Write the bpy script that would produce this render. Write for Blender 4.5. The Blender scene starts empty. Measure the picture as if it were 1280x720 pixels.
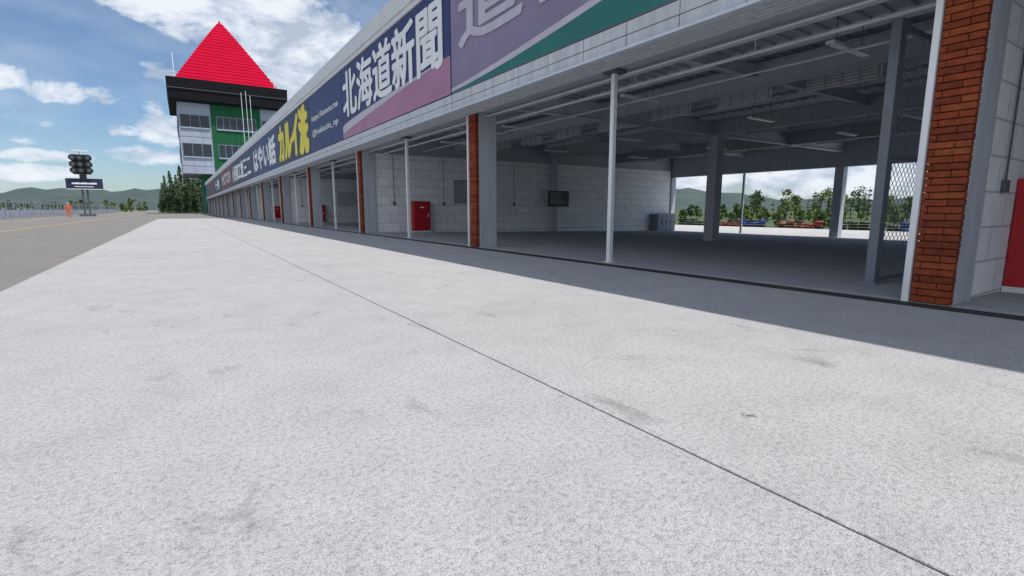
import bpy, bmesh, math, random
from mathutils import Vector, Matrix
random.seed(11)
R=random.random
def U(a,b): return a+(b-a)*R()
sc=bpy.context.scene
sc.view_settings.view_transform='Standard'; sc.view_settings.look='None'; sc.view_settings.exposure=0
COL=sc.collection
# ------------------------------------------------------------- camera numbers
F=630.0; PIT=math.atan(98/F); YAW=math.radians(33.25)
def pdir(px,py):
    r=px-640; yc=360-py
    fw=F*math.cos(PIT)+yc*math.sin(PIT); up=yc*math.cos(PIT)-F*math.sin(PIT)
    return Vector((fw*math.sin(YAW)+r*math.cos(YAW), fw*math.cos(YAW)-r*math.sin(YAW), up)).normalized()
cam=bpy.data.cameras.new("camera"); co=bpy.data.objects.new("camera",cam); COL.objects.link(co)
cam.sensor_width=36; cam.lens=36*F/1280; cam.clip_end=6000; cam.clip_start=.05
co.location=(0,0,1.0); co.rotation_euler=(math.pi/2-PIT,0,-YAW); sc.camera=co
# ------------------------------------------------------------- materials
def N(nt,t,**k):
    n=nt.nodes.new(t)
    for a,b in k.items(): setattr(n,a,b)
    return n
def ramp(nt,fac,stops):
    r=N(nt,'ShaderNodeValToRGB'); e=r.color_ramp.elements
    while len(e)<len(stops): e.new(.5)
    for i,(p,c) in enumerate(stops):
        e[i].position=p; e[i].color=(c,c,c,1) if not isinstance(c,tuple) else (*c,1)
    nt.links.new(fac,r.inputs[0]); return r.outputs[0]
def noise(nt,vec,scale,detail=4,rough=.6,dist=0):
    n=N(nt,'ShaderNodeTexNoise'); n.inputs['Scale'].default_value=scale; n.inputs['Detail'].default_value=detail
    n.inputs['Roughness'].default_value=rough; n.inputs['Distortion'].default_value=dist
    nt.links.new(vec,n.inputs['Vector']); return n.outputs[0]
def mixc(nt,fac,a,b,mode='MIX'):
    m=N(nt,'ShaderNodeMix',data_type='RGBA',blend_type=mode)
    for s,v in ((m.inputs[0],fac),(m.inputs[6],a),(m.inputs[7],b)):
        if isinstance(v,(int,float)): s.default_value=v
        elif isinstance(v,tuple): s.default_value=(*v,1)
        else: nt.links.new(v,s)
    return m.outputs[2]
def base(name,rough=.8,metal=0):
    m=bpy.data.materials.new(name); m.use_nodes=True; nt=m.node_tree
    b=nt.nodes['Principled BSDF']; b.inputs['Roughness'].default_value=rough; b.inputs['Metallic'].default_value=metal
    g=N(nt,'ShaderNodeNewGeometry')
    return m,nt,b,g.outputs['Position']
def bump(nt,b,h,dist=.01,strength=.6):
    u=N(nt,'ShaderNodeBump'); u.inputs['Distance'].default_value=dist; u.inputs['Strength'].default_value=strength
    nt.links.new(h,u.inputs['Height']); nt.links.new(u.outputs[0],b.inputs['Normal'])
def mat(name,col,rough=.7,var=.2,scale=3,bd=0,bs=40,metal=0,streak=False,spec=.5):
    m,nt,b,P=base(name,rough,metal); b.inputs['Specular IOR Level'].default_value=spec
    v=P
    if streak:
        mp=N(nt,'ShaderNodeMapping'); mp.inputs['Scale'].default_value=(3,3,.35); nt.links.new(P,mp.inputs[0]); v=mp.outputs[0]
    n=noise(nt,v,scale,3,.65)
    k=ramp(nt,n,[(.3,1-var),(.7,1.0)])
    c=mixc(nt,1.0,tuple(col),k,'MULTIPLY'); nt.links.new(c,b.inputs['Base Color'])
    if bd: bump(nt,b,noise(nt,P,bs,2),bd)
    return m
def ma_(nt,op,a,b=None):
    n=N(nt,'ShaderNodeMath',operation=op)
    for s,v in((n.inputs[0],a),(n.inputs[1],b)):
        if v is None: continue
        if isinstance(v,(int,float)): s.default_value=v
        else: nt.links.new(v,s)
    return n.outputs[0]
def concrete(name,c,dark=.5,grain=1.0,stain=True,bs=.9):
    m,nt,b,P=base(name,.92)
    big=noise(nt,P,.4,3,.65); mid=noise(nt,P,2.6,4,.72,.2); fine=noise(nt,P,42,3,.8); vf=noise(nt,P,150,1,.7)
    a=mixc(nt,1.0,tuple(c),ramp(nt,big,[(.3,.90),(.65,1.0)]),'MULTIPLY')
    a=mixc(nt,1.0,a,ramp(nt,mid,[(.3,.89),(.6,1.0)]),'MULTIPLY')
    a=mixc(nt,.72*grain,a,ramp(nt,fine,[(.34,.50),(.52,.95),(.7,1.0)]),'MULTIPLY')
    a=mixc(nt,.65*grain,a,ramp(nt,vf,[(.34,.5),(.55,1.0)]),'MULTIPLY')
    if stain:
        mp=N(nt,'ShaderNodeMapping'); mp.inputs['Scale'].default_value=(1.3,.8,1); mp.inputs['Location'].default_value=(3.3,1.7,0); nt.links.new(P,mp.inputs[0])
        st=noise(nt,mp.outputs[0],2.1,5,.68,.5)
        s=ramp(nt,st,[(.60,0.0),(.65,.4),(.74,1.0)]); a=mixc(nt,s,a,mixc(nt,1.0,a,(dark,dark*.98,dark*.97),'MULTIPLY'))
        vo=N(nt,'ShaderNodeTexVoronoi'); vo.inputs['Scale'].default_value=.85; nt.links.new(P,vo.inputs['Vector'])
        dd=ma_(nt,'ADD',vo.outputs['Distance'],ma_(nt,'MULTIPLY',fine,.09))
        sp=ramp(nt,dd,[(.060,.9),(.080,0.0)]); a=mixc(nt,sp,a,(.10,.10,.10))
    nt.links.new(a,b.inputs['Base Color'])
    h=mixc(nt,.4,fine,vf); bump(nt,b,h,.013,bs)
    return m
def blockwall(name,axis,c1,c2,cm,w,h,mort=.012,offset=.5):
    m,nt,b,P=base(name,.75)
    s=N(nt,'ShaderNodeSeparateXYZ'); nt.links.new(P,s.inputs[0]); c=N(nt,'ShaderNodeCombineXYZ')
    nt.links.new(s.outputs[axis],c.inputs[0]); nt.links.new(s.outputs[2],c.inputs[1])
    t=N(nt,'ShaderNodeTexBrick'); t.offset=offset; nt.links.new(c.outputs[0],t.inputs['Vector'])
    t.inputs['Scale'].default_value=1; t.inputs['Brick Width'].default_value=w; t.inputs['Row Height'].default_value=h
    t.inputs['Mortar Size'].default_value=mort; t.inputs['Mortar Smooth'].default_value=.3; t.inputs['Bias'].default_value=0
    for k,v in (('Color1',c1),('Color2',c2),('Mortar',cm)): t.inputs[k].default_value=(*v,1)
    n=noise(nt,P,5,4,.7); a=mixc(nt,1.0,t.outputs[0],ramp(nt,n,[(.3,.88),(.55,1.0)]),'MULTIPLY')
    nt.links.new(a,b.inputs['Base Color'])
    hh=ma_(nt,'ADD',ma_(nt,'SUBTRACT',1.0,t.outputs['Fac']),ma_(nt,'MULTIPLY',noise(nt,P,45,2),.5)); bump(nt,b,hh,.01,.7)
    return m
M={}
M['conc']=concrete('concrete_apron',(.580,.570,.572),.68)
M['asph']=concrete('asphalt_lane',(.29,.27,.25),.75,.9)
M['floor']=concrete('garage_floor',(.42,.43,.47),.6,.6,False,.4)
M['rear']=concrete('rear_paving',(.60,.59,.57),.8,.4,False)
M['joint']=mat('joint_dark',(.06,.06,.06),.9)
M['yellow']=mat('yellow_paint',(.75,.50,.10),.7,.5,6)
M['white']=mat('white_paint',(.84,.85,.87),.55,.12,4,streak=True)
M['whitep']=mat('white_post',(.80,.82,.84),.45,.12,4)
M['grey']=mat('grey_steel',(.42,.45,.50),.55,.2,3,streak=True)
M['greycol']=mat('grey_column',(.50,.54,.60),.7,.2,3,.004,60,streak=True)
M['dsteel']=mat('dark_steel',(.10,.11,.125),.6,.2,3)
M['gatef']=mat('gate_frame_steel',(.24,.27,.31),.5,.2,3)
M['ceil']=mat('ceiling_deck',(.56,.61,.68),.7,.2,2)
M['purl']=mat('purlin',(.66,.71,.78),.6,.2,2)
M['strip']=mat('fascia_panel',(.60,.63,.67),.7,.25,2.5,.003,50,streak=True)
M['cap']=mat('parapet_cap',(.74,.76,.78),.5,.15,3)
M['block']=blockwall('white_block_wall',0,(.95,.97,.99),(.85,.88,.93),(.55,.58,.63),.80,.40)
M['bricks']=[mat('brick_a',(.33,.070,.030),.9,.4,14,.004,90,spec=.2),mat('brick_b',(.25,.054,.026),.9,.4,14,.004,90,spec=.2),mat('brick_c',(.38,.095,.036),.9,.4,14,.004,90,spec=.2)]
M['mortar']=mat('mortar',(.05,.04,.035),.95)
M['red']=mat('red_paint',(.52,.010,.018),.45,.2,3)
M['black']=mat('black',(.012,.012,.014),.5)
M['grate']=mat('grate_iron',(.05,.05,.055),.55,.3,20)
M['navy']=mat('banner_navy',(.028,.040,.15),.5,.2,1.2)
M['navy2']=mat('banner_navy_dark',(.018,.024,.08),.5,.2,1.2)
M['mauve']=mat('banner_mauve',(.27,.22,.34),.5,.25,.6)
M['pink']=mat('banner_pink',(.46,.21,.33),.5,.2,.8)
M['teal']=mat('banner_teal',(.02,.18,.155),.5,.2,.8)
M['pale']=mat('banner_faded_letters',(.58,.54,.62),.5,.15,2)
M['letter']=mat('banner_white_letters',(.88,.90,.92),.5,.1,2)
M['ylet']=mat('banner_yellow_letters',(.92,.74,.03),.5,.1,2)
M['crim']=mat('banner_crimson',(.18,.02,.035),.5,.3,1)
M['green']=mat('tower_green',(.008,.11,.042),.7,.2,.5,spec=.3)
M['tgrey']=mat('tower_cladding',(.37,.42,.52),.7,.12,.4,spec=.3)
M['tgrey2']=mat('tower_cladding_band',(.24,.28,.35),.6,.12,.4)
M['eave']=mat('tower_black_eave',(.008,.009,.012),.8,.2,.5,spec=.2)
M['roofr']=mat('tower_red_roof',(.54,.004,.036),.9,.15,.3,spec=.1)
M['orange']=mat('orange_overall',(.8,.13,.02),.8)
M['skin']=mat('skin',(.5,.3,.2),.6)
M['bluet']=mat('tyre_blue',(.02,.04,.30),.6); M['redt']=mat('tyre_red',(.36,.03,.03),.6); M['whitet']=mat('tyre_white',(.5,.5,.5),.7)
M['bark']=mat('bark',(.09,.065,.045),.95,.4,8)
def glassm(name,c):
    m,nt,b,P=base(name,.12); b.inputs['Base Color'].default_value=(*c,1); return m
M['glass']=glassm('tower_glass',(.02,.03,.045))
M['lamp']=mat('fluorescent_tube_off',(.85,.88,.9),.3,.05)
def leafm(name,a,b_):
    m,nt,b,P=base(name,.8); n=noise(nt,P,.9,3,.7); k=ramp(nt,n,[(.3,a),(.7,b_)])
    nt.links.new(k,b.inputs['Base Color']); return m
M['conif']=leafm('conifer_needles',(.03,.065,.025),(.085,.14,.045))
M['leaf']=leafm('leaves',(.075,.13,.03),(.17,.23,.065))
M['leafd']=leafm('leaves_dark',(.035,.075,.02),(.08,.14,.04))
def grassm():
    m,nt,b,P=base('grass',.95); n=noise(nt,P,.05,4,.7); k=ramp(nt,n,[(.3,(.05,.085,.022)),(.55,(.085,.12,.035)),(.75,(.13,.13,.06))])
    n2=noise(nt,P,6,3); k=mixc(nt,.7,k,ramp(nt,n2,[(.3,.6),(.7,1.0)]),'MULTIPLY'); nt.links.new(k,b.inputs['Base Color']); return m
M['grass']=grassm()
def hillm():
    m,nt,b,P=base('forested_hill',1); b.inputs['Specular IOR Level'].default_value=0
    n=noise(nt,P,.014,6,.85); k=ramp(nt,n,[(.38,(.070,.098,.100)),(.5,(.085,.115,.112)),(.66,(.115,.145,.130))])  # blue-grey distance haze is painted into the forest colour
    nt.links.new(k,b.inputs['Base Color']); return m
M['hill']=hillm()
# ------------------------------------------------------------- mesh builder
def empty(name,loc=(0,0,0)):
    e=bpy.data.objects.new(name,None); COL.objects.link(e); e.location=loc; e.empty_display_size=.5; return e
class MB:
    def __init__(s): s.v=[]; s.f=[]
    def box(s,x0,x1,y0,y1,z0,z1):
        n=len(s.v); s.v+=[(x,y,z) for z in(z0,z1) for y in(y0,y1) for x in(x0,x1)]
        s.f+=[(n,n+2,n+3,n+1),(n+4,n+5,n+7,n+6),(n,n+1,n+5,n+4),(n+2,n+6,n+7,n+3),(n,n+4,n+6,n+2),(n+1,n+3,n+7,n+5)]
    def poly(s,pts):
        n=len(s.v); s.v+=[tuple(p) for p in pts]; s.f.append(tuple(range(n,n+len(pts))))
    def rod(s,a,b,r,seg=6,r2=None):
        a=Vector(a); b=Vector(b); r2=r if r2 is None else r2
        q=(b-a).to_track_quat('Z','Y'); n=len(s.v)
        for c,rr in ((a,r),(b,r2)):
            for i in range(seg):
                t=2*math.pi*i/seg; s.v.append(tuple(c+q@Vector((rr*math.cos(t),rr*math.sin(t),0))))
        for i in range(seg): s.f.append((n+i,n+(i+1)%seg,n+seg+(i+1)%seg,n+seg+i))
        s.f.append(tuple(n+i for i in reversed(range(seg)))); s.f.append(tuple(n+seg+i for i in range(seg)))
    def frustum(s,cx,cy,levels):
        n=len(s.v)
        for hx,hy,z in levels: s.v+=[(cx-hx,cy-hy,z),(cx+hx,cy-hy,z),(cx+hx,cy+hy,z),(cx-hx,cy+hy,z)]
        for l in range(len(levels)-1):
            for i in range(4): s.f.append((n+4*l+i,n+4*l+(i+1)%4,n+4*l+4+(i+1)%4,n+4*l+4+i))
        s.f.append((n+3,n+2,n+1,n)); k=n+4*(len(levels)-1); s.f.append((k,k+1,k+2,k+3))
    def torus(s,c,R_,r,a=12,b=6):
        n=len(s.v)
        for i in range(a):
            t=2*math.pi*i/a
            for j in range(b):
                u=2*math.pi*j/b; q=R_+r*math.cos(u); s.v.append((c[0]+q*math.cos(t),c[1]+q*math.sin(t),c[2]+r*.9*math.sin(u)))
        for i in range(a):
            for j in range(b): s.f.append((n+i*b+j,n+((i+1)%a)*b+j,n+((i+1)%a)*b+(j+1)%b,n+i*b+(j+1)%b))
    def obj(s,name,m,parent=None,bevel=0,smooth=False):
        me=bpy.data.meshes.new(name); me.from_pydata(s.v,[],s.f); me.update()
        o=bpy.data.objects.new(name,me); COL.objects.link(o); me.materials.append(M[m] if isinstance(m,str) else m)
        if parent: o.parent=parent; o.matrix_parent_inverse=parent.matrix_basis.inverted()
        if bevel:
            b=o.modifiers.new('b','BEVEL'); b.width=bevel; b.segments=1
        if smooth:
            for p in me.polygons: p.use_smooth=True
        return o
# ------------------------------------------------------------- ground
XR=27.0; SL=.35/(XR-6.85)
def fz(x): return -(x-6.85)*SL if x<XR else -.35
g=MB()
xs=[-4000,-200,-31,6.85,27,120,4000]; zs=[-.06,-.06,-.06,-.06,-.40,-.5,-.5]; ys=[-1500,-60,0,150,700,4500]
for y in ys:
    for x,z in zip(xs,zs): g.v.append((x,y,z))
for j in range(len(ys)-1):
    for i in range(len(xs)-1):
        a=j*len(xs)+i; g.f.append((a,a+1,a+1+len(xs),a+len(xs)))
g.obj('ground','grass')
a=MB(); a.poly([(-30,-40,-.012),(7,-40,-.012),(7,160,-.012),(-30,160,-.012)]); a.poly([(-30,160,-.012),(7,160,-.012),(-10,900,-.012),(-30,900,-.012)])
a.obj('pit_lane_asphalt_road','asph')
a=MB(); a.box(-1.91,1.6935,-30,68,-.05,0); a.box(1.7055,6.34,-30,68,-.05,0); a.box(6.62,6.86,-30,68,-.05,0)
a.box(6.0,6.34,68,150,-.05,.0); a.box(6.62,6.86,68,150,-.05,.0)
a.obj('concrete_pavement','conc',bevel=.003)
a=MB(); a.poly([(1.68,-30,-.008),(1.72,-30,-.008),(1.72,68,-.008),(1.68,68,-.008)]); a.obj('pavement_joint','joint')
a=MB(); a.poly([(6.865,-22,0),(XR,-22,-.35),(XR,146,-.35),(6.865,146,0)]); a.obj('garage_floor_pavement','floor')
a=MB(); a.poly([(XR,-30,-.352),(37.5,-30,-.352),(37.5,160,-.352),(XR,160,-.352)]); a.obj('rear_paddock_pavement','rear')
a=MB()
a.poly([(-6.95,-20,-.008),(-6.80,-20,-.008),(-6.80,400,-.008),(-6.95,400,-.008)])
a.poly([(-12.1,-20,-.008),(-11.95,-20,-.008),(-11.95,400,-.008),(-12.1,400,-.008)])
a.obj('lane_line_marking','yellow')
dr=empty('drain_grate')
a=MB(); a.box(6.34,6.62,-22,150,-.2,-.12); a.obj('channel','black',dr)
a=MB(); a.box(6.342,6.365,-22,150,-.04,.003); a.box(6.595,6.618,-22,150,-.04,.003); a.box(6.47,6.49,-22,150,-.03,.002)
y=-4
while y<60: a.box(6.365,6.595,y,y+.022,-.03,.001); y+=.06
a.obj('bars','grate',dr)
# ------------------------------------------------------------- pit building
B=empty('pit_garage_building',(6.85,60,0))
S=10.1; Y0=2.0; NB=14
cols=[Y0+S*n for n in range(-2,NB+1)]; YS=cols[0]; YE=cols[-1]
core=MB(); edge=MB(); br=[MB(),MB(),MB()]; mo=MB()
for k,yc in enumerate(cols):
    core.box(6.78,7.32,yc-.17,yc+.17,-.02,3.5)
    mo.box(6.70,6.779,yc-.16,yc+.16,0,3.5)
    z=.01; r=0
    while z<3.42:
        w=.345
        ci=random.choice([0,0,1,2]); j=U(-.003,.003)
        sp=(-.045,.115)[r%2]
        for s0,s1 in(((-w/2,sp-.003),(sp+.003,w/2)) if yc<45 else ((-w/2,w/2),)):
            d=U(0,.006); br[ci if R()<.75 else random.choice([0,1,2])].box(6.672-d,6.77,yc+s0+j,yc+s1+j,z,z+.062)
        z+=.0735; r+=1
    edge.box(6.64,6.74,yc+.185,yc+.245,0,3.5)
core.obj('columns','greycol',B,.006); mo.obj('column_mortar','mortar',B)
for i,b in enumerate(br): b.obj('column_bricks_%d'%i,M['bricks'][i],B,.003)
edge.obj('shutter_guides','white',B)
p=MB(); pc=MB()
for n in range(-2,NB):
    yc=Y0+S*n+5.05
    p.box(6.81,6.90,yc-.045,yc+.045,0,3.44); p.box(6.77,6.94,yc-.085,yc+.085,.0,.012)
    pc.box(6.70,7.0,yc-.16,yc+.16,3.44,3.5)
p.obj('intermediate_posts','whitep',B,.006); pc.obj('post_caps','dsteel',B)
a=MB(); y=YS
while y<YE-.1:
    d=U(0,.004); a.box(6.10-d,6.16,y+.008,min(y+1.01,YE)-.008,3.705,3.895); a.box(6.10-d,6.16,y+.008,min(y+1.01,YE)-.008,3.51,3.69); y+=1.01
a.obj('fascia_panels','strip',B,.004)
a=MB(); a.box(6.165,6.35,YS,YE,3.52,6.7); a.obj('fascia_core','grey',B)
a=MB(); a.box(6.04,6.16,YS,YE,6.66,6.80); a.box(6.0,6.5,YS-.1,YE+.1,6.82,7.36); a.box(6.03,6.5,YS-.1,YE+.1,6.80,6.82); a.obj('parapet_cap','cap',B,.01)
a=MB(); a.box(6.02,6.14,YS,YE,3.46,3.50); a.box(6.10,6.7,YS,YE,3.501,3.515)
a.obj('soffit','purl',B)
a=MB()
x=6.2
while x<6.68: a.box(x,x+.05,YS,YE,3.47,3.50); x+=.11
a.obj('soffit_ribs','strip',B)
a=MB(); a.box(6.7,7.2,YS,YE,3.502,4.4); a.obj('front_lintel','grey',B)
a=MB(); a.box(7.25,7.6,YS,YE,3.56,4.0); a.obj('roller_shutter_box','purl',B)
a=MB(); a.box(6.36,XR+.6,YS,YE,4.42,4.55); a.obj('roof_slab','ceil',B)
a=MB(); a.box(6.5,10.5,YS,YE,4.56,6.6); a.obj('upper_storey','grey',B)
a=MB(); x=8.3
while x<XR: a.box(x,x+.06,YS,YE,4.24,4.418); x+=1.2
a.obj('purlins','purl',B)
a=MB()
y=YS
while y<34: a.box(7.6,XR,y,y+.06,4.375,4.415); y+=.35
a.obj('deck_ribs','ceil',B)
a=MB()
for X in (11.2,16.85,22.0):
    a.box(X-.09,X+.09,YS,YE,3.70,3.73); a.box(X-.09,X+.09,YS,YE,4.20,4.23); a.box(X-.012,X+.012,YS,YE,3.73,4.20)
a.obj('main_girders','grey',B)
a=MB(); b=MB()
for X in (13.2,18.6,24.0):
    y=YS+1
    while y<30:
        b.box(X,X+.02,y,y+1.6,3.86,4.22)
        for i in range(5): a.box(X-.03,X-.002,y+.04,y+1.56,3.885+i*.068,3.915+i*.068)
        for i in range(5): a.box(X-.04,X-.031,y+.04+i*.37,y+.08+i*.37,3.86,4.22)
        y+=2.5
b.obj('louvre_panels','white',B); a.obj('louvre_slats','grey',B)
a=MB()
for n in range(-2,NB+1):
    yc=Y0+S*n
    if n in(1,-1,3,5): a.box(7.32,XR,yc-.09,yc+.09,3.72,3.75); a.box(7.32,XR,yc-.09,yc+.09,4.20,4.23); a.box(7.32,XR,yc-.015,yc+.015,3.75,4.20)
    yc+=5.05
    if n<NB: a.box(7.32,XR,yc-.07,yc+.07,3.95,3.97); a.box(7.32,XR,yc-.012,yc+.012,3.97,4.25)
a.obj('roof_beams','purl',B)
a=MB(); a.rod((7.75,YS,3.42),(7.75,YE,3.42),.03,8); a.rod((9.6,YS,3.62),(9.6,YE,3.62),.022,6); a.rod((7.0,YS,3.42),(7.0,YE,3.42),.018,6)
y=YS+.6
while y<60: a.rod((7.75,y,3.42),(7.75,y,4.2),.01,4); y+=2.5
a.obj('ceiling_pipes','purl',B)
w=MB(); wt=MB()
for n in range(-2,NB+1,2):
    yc=Y0+S*n
    w.box(7.33,XR-.3,yc-.10,yc+.10,-.36,3.42)
    wt.box(7.33,XR-.3,yc-.08,yc+.08,3.42,4.40)
w.obj('block_partition_walls','block',B); wt.obj('partition_upper_panels','grey',B)
ic=MB()
for n in range(-2,NB):
    yc=Y0+S*n
    if n%2: ic.box(16.9,17.3,yc-.2,yc+.2,-.3,3.7)
    elif n<7: ic.box(16.95,17.25,yc-.36,yc-.105,-.3,3.7)
    if n in (-2,-1,0,1,2): ic.box(XR-.28,XR+.12,yc-.2,yc+.2,-.36,3.02)
ic.obj('interior_columns','greycol',B,.008)
rp=MB()
for n in(-2,-1,0,1): rp.box(XR-.1,XR-.02,Y0+S*n+5.0,Y0+S*n+5.1,-.36,3.02)
rp.obj('rear_posts','grey',B)
a=MB(); a.box(XR-.2,XR+.1,YS,YE,3.03,4.41); a.obj('rear_lintel','grey',B)
a=MB(); a.box(XR-.2,XR-.0,Y0+2*S+.3,YE,-.4,3.02); a.obj('rear_wall','tgrey',B)
a=MB(); a.box(6.2,XR,YE+.0,YE+.2,0,6.7); a.obj('end_wall','tgrey',B)
a=MB(); b=MB()
for n in(-2,-1,0,1,2,3,4):
    for X in(9.2,14.5,20):
        for dy in(2.5,7.2):
            yy=Y0+S*n+dy; a.box(X,X+1.3,yy-.07,yy+.07,3.70,3.75); b.rod((X+.2,yy,3.75),(X+.2,yy,4.3),.008,4); b.rod((X+1.1,yy,3.75),(X+1.1,yy,4.3),.008,4)
a.obj('light_fittings','lamp',B); b.obj('light_hangers','dsteel',B)
a=MB()
for n in(0,2,4):
    for X in (8.15,10.6,14.6): 
        yy=Y0+S*n-.13; a.rod((X,yy,1.3),(X,yy,3.4),.012,5); a.box(X-.05,X+.05,yy-.03,yy+.02,1.2,1.34)
a.obj('conduits','dsteel',B)
# ------------------------------------------------------------- banners + text
def text(par,s,m,yl,yr,z0,z1,x=6.082,bold=0,shear=0,nm='lettering'):
    cu=bpy.data.curves.new(nm,'FONT'); cu.body=s; cu.size=1; cu.shear=shear; cu.fill_mode='FRONT'; cu.resolution_u=4
    o=bpy.data.objects.new(nm,cu); COL.objects.link(o)
    bpy.context.view_layer.update()
    dg=bpy.context.evaluated_depsgraph_get(); me=bpy.data.meshes.new_from_object(o.evaluated_get(dg))
    bpy.data.objects.remove(o)
    if not me.vertices: return
    ax=min(v.co.x for v in me.vertices); bx=max(v.co.x for v in me.vertices); ay=min(v.co.y for v in me.vertices); by=max(v.co.y for v in me.vertices)
    sx=(yl-yr)/(bx-ax); sy=(z1-z0)/(by-ay)
    vs=[(v.co.x,v.co.y) for v in me.vertices]; fs=[tuple(p.vertices) for p in me.polygons]
    V=[];Fc=[]; offs=[(0,0)] if not bold else [(0,0),(bold,0),(-bold,0),(0,bold*.6),(0,-bold*.6),(bold*.7,bold*.4),(-bold*.7,-bold*.4),(bold*.7,-bold*.4),(-bold*.7,bold*.4)]
    for q,(dx,dy) in enumerate(offs):
        n=len(V); V+=[(x-q*.0008,yl-(vx-ax)*sx+dx,z0+(vy-ay)*sy+dy) for vx,vy in vs]; Fc+=[tuple(n+i for i in f) for f in fs]
    me2=bpy.data.meshes.new(nm); me2.from_pydata(V,[],Fc); me2.materials.append(M[m])
    ob=bpy.data.objects.new(nm,me2); COL.objects.link(ob); ob.parent=par; ob.matrix_parent_inverse=par.matrix_basis.inverted()
def banner(y0,y1,m):
    e=empty('advertising_banner',(6.1,(y0+y1)/2,5.2))
    a=MB(); a.box(6.09,6.16,y0+.02,y1-.02,3.91,6.65); a.obj('panel',m,e); return e
def sheet(par,m,pts,x,nm):
    a=MB(); a.poly([(x,y,z) for y,z in pts]); a.obj(nm,m,par)
def wave(y0,y1,za,zb,pw,n=24):
    return [(y1+(y0-y1)*i/n, za+(zb-za)*(i/n)**pw) for i in range(n+1)]
for q in (0,-1,-2):
    ya=Y0+S*q; yb=ya+S
    e=banner(ya,yb,'mauve')
    text(e,'道新聞','pale',yb-.5,ya+1.2,4.85,6.5,x=6.076,bold=.06)
    c=wave(ya+.03,yb-.03,3.95,5.0,1.5); sheet(e,'teal',[(yb-.03,3.92)]+c+[(ya+.03,3.92)],6.084,'teal_wave')
    c=wave(ya+.03,yb-.03,4.03,5.03,1.25); lo=wave(ya+.03,yb-.03,3.955,5.005,1.5); sheet(e,'pale',c+lo[::-1],6.080,'white_swoosh')
e=banner(12.1,22.2,'navy')
text(e,'北海道新聞','letter',21.9,12.6,4.72,6.45,x=6.074,bold=.07)
c=wave(12.13,22.17,4.1,4.85,.8); sheet(e,'pink',[(22.17,3.92)]+c+[(12.13,3.92)],6.084,'pink_wave')
lo=wave(12.13,22.17,4.1,4.852,.8); c=wave(12.13,22.17,4.40,4.853,.55); sheet(e,'pale',c+lo[::-1],6.080,'white_swoosh')
e=banner(22.2,28.4,'navy')
text(e,'https://kansou.me','letter',27.8,22.8,5.3,5.65,bold=.012); text(e,'@hokkaido_np','letter',27.8,22.9,4.6,4.95,bold=.012)
e=banner(28.4,38.4,'navy2'); text(e,'カルイ洗','ylet',37.9,28.9,4.1,6.45,bold=.22)
e=banner(38.4,52.5,'navy'); text(e,'はやい話','letter',51.5,39.6,4.3,6.2,bold=.14)
e=banner(52.5,74,'navy2'); text(e,'三二','letter',60,54,4.4,6.0,bold=.06); text(e,'小西商工堂','letter',73,60.5,4.4,6.1,bold=.14)
e=banner(74,92,'crim'); text(e,'MOTOR','letter',90,76,4.6,6.0,bold=.06)
e=banner(92,112,'navy2'); text(e,'十勝','letter',108,97,4.4,6.0,bold=.1)
e=banner(112,128,'crim'); e=banner(128,YE,'navy')
# ------------------------------------------------------------- cabinets, boards
def cabinet(x,y,z):
    e=empty('red_fire_cabinet',(x+.4,y,z))
    a=MB(); a.box(x,x+.82,y-.32,y,z+.08,z+1.42); a.obj('body','red',e,.012)
    a=MB(); a.box(x-.02,x+.84,y-.33,y,z-.02,z+.08); a.obj('plinth','whitep',e)
    a=MB(); a.box(x+.03,x+.79,y-.34,y-.322,z+.12,z+1.38); a.obj('door','red',e,.006)
    a=MB(); a.box(x+.68,x+.72,y-.365,y-.341,z+.7,z+.85); a.box(x+.3,x+.5,y-.343,y-.3405,z+1.12,z+1.17); a.obj('handle_and_label','white',e)
for n in (0,2,4,6,8): cabinet(8.95 if n else 8.72,Y0+S*n-.11,fz(9.3))
def board(x0,x1,y,z0,z1,m,fr):
    e=empty('notice_board',((x0+x1)/2,y,z0)); a=MB(); a.box(x0,x1,y-.03,y,z0,z1); a.obj('panel',m,e)
    a=MB(); t=.04; a.box(x0-t,x1+t,y-.045,y,z1,z1+t); a.box(x0-t,x1+t,y-.045,y,z0-t,z0); a.box(x0-t,x0,y-.045,y,z0,z1); a.box(x1,x1+t,y-.045,y,z0,z1); a.obj('frame',fr,e)
    a=MB()
    for i in range(6): 
        zz=z1-(i+1)*(z1-z0)/7.5; a.box(x0+.1,x0+.1+(x1-x0-.2)*U(.5,1),y-.034,y-.0305,zz,zz+.03)
    a.obj('text_lines','grey',e)
board(11.2,12.5,22.08,1.35,2.35,'grey','gatef'); board(16.6,17.9,21.75,1.2,1.95,'dsteel','black')
board(10.95,12.2,42.28,1.35,2.35,'purl','grey')
e=empty('storage_locker',(25.6,21.8,-.33)); a=MB(); a.box(24.9,26.6,21.5,22.09,-.33,.75); a.obj('body','gatef',e,.01)
a=MB()
for i in range(4): a.box(24.95+i*.41,24.95+i*.41+.38,21.475,21.498,-.25,.7)
a.obj('doors','tgrey2',e); a=MB()
for i in range(4): a.box(25.25+i*.41,25.28+i*.41,21.45,21.474,.15,.3)
a.obj('handles','black',e)
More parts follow.
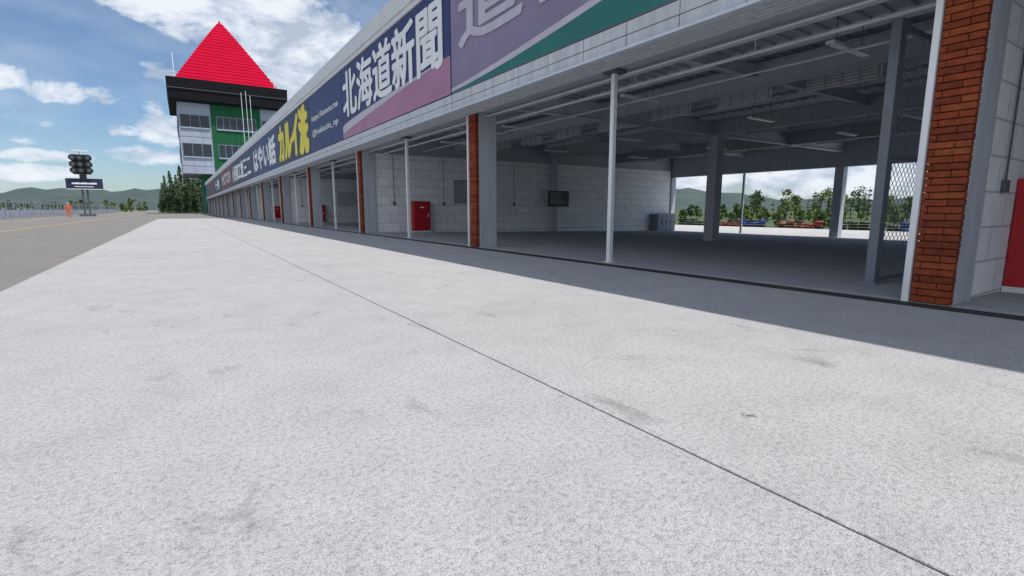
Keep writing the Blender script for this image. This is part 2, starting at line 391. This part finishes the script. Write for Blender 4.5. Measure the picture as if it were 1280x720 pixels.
# chain-link gate
X0,X1=8.0,13.5; yg=3.1
e=empty('chain_link_gate',(X0,yg,0)); a=MB()
a.box(X0,X0+.17,yg-.06,yg+.06,-.03,3.45); a.box(X1,X1+.1,yg-.05,yg+.05,-.12,3.45)
a.box(X0+.17,X1,yg-.03,yg+.03,3.34,3.42); a.box(X0+.17,X1,yg-.03,yg+.03,.0,.06); a.box(X0+.17,X1,yg-.025,yg+.025,1.7,1.75)
a.box(X0+2.6,X0+2.66,yg-.03,yg+.03,.06,3.34); a.box(X0-.1,X0+.24,yg-.12,yg+.12,-.05,.0)
a.obj('frame','gatef',e,.004)
a=MB(); L=X1-X0-.17; H=3.28; st=.13; k=-H
while k<L:
    for sgn in(0,1):
        s0=max(0,-k); s1=min(H,L-k)
        if s1>s0:
            if sgn==0: a.rod((X0+.17+k+s0,yg,.06+s0),(X0+.17+k+s1,yg,.06+s1),.0045,3)
            else: a.rod((X0+.17+k+s0,yg+.008,.06+H-s0),(X0+.17+k+s1,yg+.008,.06+H-s1),.0045,3)
    k+=st
a.obj('wire_mesh','gatef',e)
# ------------------------------------------------------------- control tower
DX=2.9
T=empty('control_tower',(10.5+DX,157,0)); ty=146.0; cx,cy=10.5+DX,157.0
class TB(MB):
    def box(s,x0,x1,*k): MB.box(s,x0+DX,x1+DX,*k)
a=TB(); a.box(3,17,ty+2,ty+20,-.1,9.6); a.box(5.7,16.5,ty-.25,ty+22,9.6,26); a.obj('green_core','green',T)
a=TB(); a.box(-1,5.69,ty,ty+22,9.6,26); a.box(16.51,21.5,ty,ty+22,9.6,26); a.obj('side_wings','tgrey',T)
bands=[(13.4,16.6),(20.2,23.2)]
gl=TB(); fr=TB(); bd=TB(); lo_=TB()
for z0,z1 in bands:
    for x0,x1,yy in((-.6,5.3,ty),(16.9,21.2,ty),(6.8,15.4,ty-.25)):
        gl.box(x0,x1,yy-.06,yy-.01,z0,z1)
        nn=6 if x1-x0>6 else 3
        for i in range(nn+1):
            xx=x0+(x1-x0)*i/nn; fr.box(xx-.05,xx+.05,yy-.14,yy-.061,z0,z1)
        fr.box(x0-.07,x1+.07,yy-.14,yy-.061,z1,z1+.12); fr.box(x0-.07,x1+.07,yy-.2,yy-.061,z0-.15,z0)
        lo_.box(x0,x1,yy-.3,yy-.21,z0-.1,z0+.2)
    gl.box(-1.06,-1.01,ty+1,ty+21,z0,z1)
    for i in range(11): fr.box(-1.14,-1.061,ty+1+i*2-.07,ty+1+i*2+.07,z0,z1)
gl.obj('windows','glass',T); fr.obj('window_frames','tgrey2',T); lo_.obj('window_sills','tgrey',T)
for z in(11.4,18.2):
    bd.box(-1.04,5.68,ty-.05,ty-.003,z,z+.12); bd.box(16.52,21.54,ty-.05,ty-.003,z,z+.12)
bd.box(1.4,1.46,ty-.04,ty-.003,9.65,13.1); bd.box(3.6,3.66,ty-.04,ty-.003,9.65,13.1); bd.box(1.4,1.46,ty-.04,ty-.003,17,19.9); bd.box(3.6,3.66,ty-.04,ty-.003,17,19.9)
bd.obj('cladding_joints','tgrey2',T)
a=MB(); a.frustum(cx-.4,cy,[(11.4,11.4,26),(12.6,13.4,26.3),(12.8,13.6,31.0),(11.5,12.2,31.3)]); a.obj('black_eave','eave',T)
a=MB(); a.box(cx-13.3,cx+12.5,cy-13.75,cy-13.62,28.6,28.72); a.obj('eave_trim','dsteel',T)
lv=[]; n=20; h0,h1=31.3,48.2
for i in range(n):
    t=i/n; t2=(i+1)/n; w0=10.7*(1-t)**.96+.3; w1=10.7*(1-t2)**.96+.3
    za=h0+(h1-h0)*t; zb=h0+(h1-h0)*t2
    lv+=[(w0+.10,w0+.10,za),(w0+.10,w0+.10,za+.08),(w1+.02,w1+.02,zb)]
a=MB(); a.frustum(cx-.4,cy,lv); a.obj('stepped_red_roof','roofr',T)
a=MB(); a.rod((cx-.4,cy,48.1),(cx-.4,cy,49.0),.3,8,.05); a.obj('finial','roofr',T)
a=MB()
for x,y,z0,z1,r in((-1,144.5,31,36.5,.12),(20,144,31,35.2,.1),(20.6,144,31,33.5,.08),(12.3,143.0,16.5,29,.06),(13.3,143.0,16,29.5,.06),(14.2,143.0,16.5,28.5,.06)):
    a.rod((x+DX,y,z0),(x+DX,y,z1),r,6)
a.box(.7,2.3,144.4,144.6,32.2,32.35); a.box(22.1,24.1,143.9,144.1,32.5,32.65)
a.obj('antennas','white',T)
a=TB(); a.box(3.2,5,ty+1.9,ty+1.98,0,2.4); a.box(3.4,16.6,ty+1.93,ty+1.98,4.2,6); a.obj('base_openings','glass',T)
# ------------------------------------------------------------- start light gantry
gx,gy=-11.5,100
G=empty('start_light_gantry',(gx,gy,0))
a=MB(); a.rod((gx-.25,gy,0),(gx-.25,gy,6),.12,10); a.rod((gx+.35,gy,0),(gx+.35,gy,6),.12,10); a.box(gx-.9,gx+1.0,gy-.5,gy+.5,-.02,.35); a.box(gx-.37,gx+.47,gy-.1,gy+.1,5.2,6.2)
for z in(1.2,2.4,): a.box(gx-.2,gx+.3,gy-.04,gy+.04,z,z+.08)
a.obj('mast','dsteel',G)
a=MB(); a.box(gx-1.0,gx+1.1,gy-.5,gy-.17,6.2,9.1); a.obj('signal_backboard','black',G,.05)
a=MB()
for x in(-.85,.0,.95):
    for z in(6.75,7.65,8.6): 
        a.rod((gx+x,gy-.45,z),(gx+x,gy-1.0,z),.44,16)
a.obj('signal_hoods','black',G); a=MB()
for x in(-.85,.0,.95):
    for z in(6.75,7.65,8.6): a.rod((gx+x,gy-1.001,z),(gx+x,gy-1.02,z),.22,14)
a.obj('signal_lenses','dsteel',G)
a=MB(); a.box(gx-2.0,gx+2.3,gy-.4,gy-.17,4.0,5.6); a.obj('display_board','navy2',G)
a=MB(); a.box(gx-1.3,gx+1.6,gy-.43,gy-.401,4.75,5.0); a.box(gx-2.0,gx+2.3,gy-.43,gy-.401,4.0,4.08); a.box(gx-1.0,gx+1.2,gy-.43,gy-.401,4.35,4.45); a.obj('board_lettering','letter',G)
a=MB(); a.rod((gx,gy-.3,9.1),(gx,gy-.3,9.7),.05,6); a.box(gx-.9,gx+1.0,gy-.5,gy-.2,9.5,9.75); a.obj('top_lamp','whitep',G)
# pit wall + fence
W=empty('pit_wall_barrier',(-16.5,90,0)); 
a=MB()
y=30
while y<210: a.box(-17,-16.65,y,y+3.94,-.02,.8); y+=4
a.obj('concrete_blocks','greycol',W,.03)
a=MB(); y=32
while y<206:
    a.rod((-16.8,y,.8),(-16.8,y,2.4),.04,6)
    a.rod((-15.4,y,0),(-15.4,y,1.9),.03,5); a.rod((-15.4,y,1.9),(-16.8,y,1.9),.03,5); y+=3
for z in(1.2,1.8,2.4): a.rod((-16.8,30,z),(-16.8,208,z),.03,5)
a.obj('rails','gatef',W)
a=MB(); y=36
while y<200:
    if R()<.55: a.box(-15.6,-15.5,y,y+1.2,.3,1.15)
    y+=3.0
a.obj('signal_stand_panels','tgrey',W)
Fn=empty('catch_fence',(-29.5,120,0)); a=MB(); y=20
while y<330: a.rod((-29.5,y,0),(-29.5,y,3.4),.06,5); y+=5
for i in range(9): a.rod((-29.5,20,.9+i*.3),(-29.5,330,.9+i*.3),.012,3)
a.obj('posts_and_wires','gatef',Fn); a=MB(); 
for z in(.35,.7): a.box(-29.4,-29.33,20,330,z,z+.28)
a.obj('guard_rail','grey',Fn)
def person(name,x,y,mm):
    P=empty(name,(x,y,0))
    J=[(0,0,.95,.15),(0,0,1.2,.145),(0,0,1.42,.15),(0,0,1.52,.06),(0,0,1.60,.07),
       (.20,0,1.43,.07),(.27,.02,1.15,.05),(.27,.12,.92,.04),(-.20,0,1.43,.07),(-.28,0,1.15,.05),(-.25,.05,.90,.04),
       (.1,0,.88,.10),(.12,.02,.5,.07),(.12,-.02,.08,.05),(.12,.14,.04,.04),(-.1,0,.88,.10),(-.13,.04,.5,.07),(-.14,0,.08,.05),(-.14,.16,.04,.04)]
    E=[(0,1),(1,2),(2,3),(3,4),(2,5),(5,6),(6,7),(2,8),(8,9),(9,10),(0,11),(11,12),(12,13),(13,14),(0,15),(15,16),(16,17),(17,18)]
    me=bpy.data.meshes.new('body'); me.from_pydata([(x+j[0],y-j[1],j[2]) for j in J],E,[]); me.materials.append(M[mm])
    o=bpy.data.objects.new('body',me); COL.objects.link(o); o.modifiers.new('s','SKIN')
    for i,j in enumerate(J): me.skin_vertices[0].data[i].radius=(j[3],j[3]*.8)
    me.skin_vertices[0].data[0].use_root=True
    o.modifiers.new('ss','SUBSURF').levels=1; o.parent=P; o.matrix_parent_inverse=P.matrix_basis.inverted()
    for nm,m2,cz,s,dy in(('head','skin',1.68,(.08,.1,.12),0),('cap','white',1.75,(.09,.11,.07),.0)):
        bm=bmesh.new(); bmesh.ops.create_uvsphere(bm,u_segments=12,v_segments=8,radius=1)
        me=bpy.data.meshes.new(nm); 
        for v in bm.verts: v.co=Vector((x+v.co.x*s[0],y+dy+v.co.y*s[1],cz+v.co.z*s[2]))
        bm.to_mesh(me); me.materials.append(M[m2]); o=bpy.data.objects.new(nm,me); COL.objects.link(o); o.parent=P; o.matrix_parent_inverse=P.matrix_basis.inverted()
person('track_marshal',-10.9,80,'orange')
# ------------------------------------------------------------- tyres
e=empty('tyre_barrier',(38.5,20,-.4)); ms={'redt':MB(),'bluet':MB(),'whitet':MB(),'black':MB()}
y=-6; seq=['redt','bluet','redt','black','redt','whitet','bluet','black']; qi=0; run=4; m='redt'
while y<60:
    if run<=0:
        qi=(qi+1)%8; m=seq[qi]; run=random.randint(2,5); y+=random.choice([0,.3,.9])
    run-=1
    for l in range(3 if R()<.6 else 2): ms[m if R()<.75 else 'black'].torus((38.3+U(-.12,.12),y+U(-.05,.05),-.28+l*.2),.22,.10)
    y+=.67
for k,mb in ms.items(): mb.obj('tyres_'+k,k,e,smooth=True)
# ------------------------------------------------------------- vegetation
def leafquad(mb,c,s):
    d=Vector((U(-1,1),U(-1,1),U(-.6,.9))).normalized(); t=d.orthogonal().normalized(); t=Matrix.Rotation(U(0,6.28),3,d)@t; b=d.cross(t)
    mb.poly([c+t*s,c+b*s*.7,c-t*s,c-b*s*.7])
def decid(lb,tb,x,y,z,h,n=420,ls=.2):
    w=h*U(.30,.42)
    tb.rod((x,y,z-.2),(x,y,z+h*.6),h*.03,6,h*.012)
    cl=[]
    for i in range(11):
        t=U(0,6.28); rr=U(.1,1)*w*.8; zz=z+h*U(.18,.9); rr*=1-.55*max(0,(zz-z)/h-.5)*2*.7
        c=Vector((x+rr*math.cos(t),y+rr*math.sin(t),zz)); cl.append((c,h*U(.1,.19)))
        tb.rod((x,y,z+h*U(.2,.5)),c,h*.012,4,h*.004)
    cl.append((Vector((x,y,z+h*.88)),h*.12))
    for i in range(n):
        c,r=random.choice(cl); d=Vector((random.gauss(0,1),random.gauss(0,1),random.gauss(0,.8))).normalized()*r*(R()**.4)
        leafquad(lb,c+d,ls*U(.6,1.3))
def conifer(lb,tb,x,y,z,h,n=900,wk=1):
    tb.rod((x,y,z-.2),(x,y,z+h*.97),h*.018,6,h*.003)
    w=h*U(.15,.2)*wk; lay=int(h*1.6)
    for l in range(lay):
        t=l/lay; zz=z+h*(.06+.92*t); rr=w*(1-t)**.9*U(.8,1.15)+.05
        for k in range(9):
            a0=U(0,6.28); L=rr*U(.7,1.1)
            m_=max(2,int(n/lay/9))
            for q in range(m_):
                s=(q+1)/m_; c=Vector((x+L*s*math.cos(a0)+U(-.1,.1),y+L*s*math.sin(a0)+U(-.1,.1),zz-L*s*.35+U(-.1,.1)))
                leafquad(lb,c,h*.022*U(.7,1.2))
e=empty('pine_trees_row',(-2,205,0)); lb=MB(); ld=MB(); tb=MB()
for px,d,h in((203,215,8),(209,205,12.5),(216,212,14.5),(223,200,12.5),(229,207,16),(235,200,13.5),(240,206,16.5),(246,200,14),(252,204,15),(213,190,8),(226,186,9),(237,190,9.5),(205,225,11),(258,200,13),(219,190,10),(244,190,10)):
    v=pdir(px,262); conifer(lb,tb,v.x*d,v.y*d,-.06,h*1.02,900,1.1)
for px,d,h in((203,180,4),(212,178,5),(221,176,4.5),(233,176,5),(243,178,4)):
    v=pdir(px,262); decid(ld,tb,v.x*d,v.y*d,-.06,h,250,.3)
lb.obj('needles','conif',e); ld.obj('undergrowth_leaves','leafd',e); tb.obj('trunks','bark',e)
e=empty('distant_trees',(90,40,-.5)); lb=MB(); ld=MB(); tb=MB(); cb=MB()
px=855
while px<1190:
    d=U(65,120); v=pdir(px,262); h=U(1.4,4.4)*d/85*(0.6 if px<935 else 1.1)
    if R()<.3: conifer(cb,tb,v.x*d,v.y*d,-.5,h*1.2,300,1.2)
    else: decid(random.choice([lb,lb,ld]),tb,v.x*d,v.y*d,-.5,h,430,.17)
    px+=U(5,12)
for i in range(55):
    d=U(46,100); v=pdir(U(850,1200),262); decid(random.choice([lb,lb,ld]),tb,v.x*d,v.y*d,-.5,U(.8,1.8),180,.14)
lb.obj('leaves_light','leaf',e); ld.obj('leaves_dark','leafd',e); cb.obj('needles','conif',e); tb.obj('trunks','bark',e)
e=empty('trackside_trees',(-80,250,0)); lb=MB(); ld=MB(); tb=MB()
for i in range(60):
    px=U(-60,190); d=U(260,420); v=pdir(px,262); decid(random.choice([lb,ld]),tb,v.x*d,v.y*d,-.06,U(3,6.0),130,.5)
for px,d,h in((-20,75,5.5),(5,90,5.5)):
    v=pdir(px,262); decid(lb,tb,v.x*d-14,v.y*d,-.06,h,500,.25)
lb.obj('leaves_light','leaf',e); ld.obj('leaves_dark','leafd',e); tb.obj('trunks','bark',e)
# hills
h=MB(); na=200; rows=[(900,0),(1150,.55),(1400,1.0),(1900,.8)]
def prof(az):
    a=math.degrees(az); v=41+8*math.sin(a*.21+1.2)+5*math.sin(a*.53)+2.0*math.sin(a*1.7)
    if a>40: v=24+26*math.exp(-((a-52)/6)**2)+2*math.sin(a*.9)
    elif a>0: v=v*(1-.5*min(1,a/12))
    return v*1.15
for rr,k in rows:
    for i in range(na+1):
        az=math.radians(-60+170*i/na); h.v.append((rr*math.sin(az),rr*math.cos(az),prof(az)*k*rr/1400*(1+.05*math.sin(i*2.3+rr)) -3))
for j in range(len(rows)-1):
    for i in range(na): q=j*(na+1)+i; h.f.append((q,q+1,q+na+2,q+na+1))
h.obj('hills','hill',smooth=True)
# ------------------------------------------------------------- light + sky
EL=math.radians(65); AZ=math.radians(150)
sd=Vector((math.sin(AZ)*math.cos(EL),math.cos(AZ)*math.cos(EL),math.sin(EL)))
L=bpy.data.lights.new('sun','SUN'); L.energy=3.9; L.angle=math.radians(.5); L.color=(1,.955,.90)
lo=bpy.data.objects.new('sun',L); COL.objects.link(lo); lo.rotation_euler=sd.to_track_quat('Z','Y').to_euler(); lo.location=(0,0,50)
w=bpy.data.worlds.new('World'); sc.world=w; w.use_nodes=True; nt=w.node_tree; bg=nt.nodes['Background']
try: w.cycles.sampling_method='MANUAL'; w.cycles.sample_map_resolution=256
except Exception: pass
sky=N(nt,'ShaderNodeTexSky',sky_type='NISHITA'); sky.sun_disc=False; sky.sun_elevation=EL; sky.sun_rotation=AZ; sky.dust_density=.5; sky.air_density=1.0; sky.ozone_density=3.0
tc=N(nt,'ShaderNodeTexCoord'); D=tc.outputs['Generated']
def vdot(v,vec):
    n=N(nt,'ShaderNodeVectorMath',operation='DOT_PRODUCT'); nt.links.new(v,n.inputs[0]); n.inputs[1].default_value=vec; return n.outputs['Value']
def ma(op,a,b=None,clamp=False):
    n=N(nt,'ShaderNodeMath',operation=op); n.use_clamp=clamp
    for s,v in((n.inputs[0],a),(n.inputs[1],b)):
        if v is None: continue
        if isinstance(v,(int,float)): s.default_value=v
        else: nt.links.new(v,s)
    return n.outputs[0]
acc=None
for px,py,hw,hh,st in((290,5,135,48,1.3),(350,45,85,45,1.3),(245,42,60,20,1.0),(400,35,50,28,1.1),(372,105,58,28,1.2),(200,86,36,15,.95),(85,118,55,16,1),(45,216,60,11,1.05),(205,160,30,30,.85),
    (10,98,32,15,.9),(190,195,60,12,.85),(60,196,70,8,.75),(120,160,60,9,.7),(960,225,240,26,1),(1150,228,150,34,1),(860,250,120,16,.9)):
    c=pdir(px,py); Rt=Vector((c.y,-c.x,0)).normalized(); Up=Rt.cross(c)
    k=math.sqrt((px-640)**2+(py-360)**2+F*F)
    aw=hw/k*(F/k)**.5; ah=hh/k
    sb=N(nt,'ShaderNodeVectorMath',operation='SUBTRACT'); nt.links.new(D,sb.inputs[0]); sb.inputs[1].default_value=c
    x=vdot(sb.outputs[0],Rt/aw); y=vdot(sb.outputs[0],Up/ah)
    dd=ma('ADD',ma('MULTIPLY',x,x),ma('MULTIPLY',y,y)); v=ma('MULTIPLY',ma('SUBTRACT',1.0,ma('MULTIPLY',dd,.5),True),st)
    acc=v if acc is None else ma('MAXIMUM',acc,v)
# added bright cloud banks outside the view, put in to light the garage interior
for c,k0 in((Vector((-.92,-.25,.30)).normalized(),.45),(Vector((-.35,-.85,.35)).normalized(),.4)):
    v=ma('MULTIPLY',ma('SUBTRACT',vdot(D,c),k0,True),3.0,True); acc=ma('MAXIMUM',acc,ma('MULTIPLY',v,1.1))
mp=N(nt,'ShaderNodeMapping'); mp.inputs['Scale'].default_value=(1,1,1.9); nt.links.new(D,mp.inputs[0])
n1=noise(nt,mp.outputs[0],8,6,.6,.2); n2=noise(nt,mp.outputs[0],2.2,4,.6,.4)
mp2=N(nt,'ShaderNodeMapping'); mp2.inputs['Location'].default_value=(.02,-.01,-.035); nt.links.new(mp.outputs[0],mp2.inputs[0])
n1b=noise(nt,mp2.outputs[0],8,4,.6,.2)
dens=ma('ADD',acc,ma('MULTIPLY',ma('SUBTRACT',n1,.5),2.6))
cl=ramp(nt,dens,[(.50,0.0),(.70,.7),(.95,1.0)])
wis=ma('MULTIPLY',ramp(nt,n2,[(.42,0.0),(.75,1.0)]),.5)
cov=ma('MAXIMUM',cl,wis)
lit=ma('ADD',ma('MULTIPLY',ma('SUBTRACT',n1,n1b),3.0),.55)
shade=ramp(nt,lit,[(.2,(.52,.59,.69)),(.55,(.78,.83,.90)),(.8,(.96,.975,1.0))])
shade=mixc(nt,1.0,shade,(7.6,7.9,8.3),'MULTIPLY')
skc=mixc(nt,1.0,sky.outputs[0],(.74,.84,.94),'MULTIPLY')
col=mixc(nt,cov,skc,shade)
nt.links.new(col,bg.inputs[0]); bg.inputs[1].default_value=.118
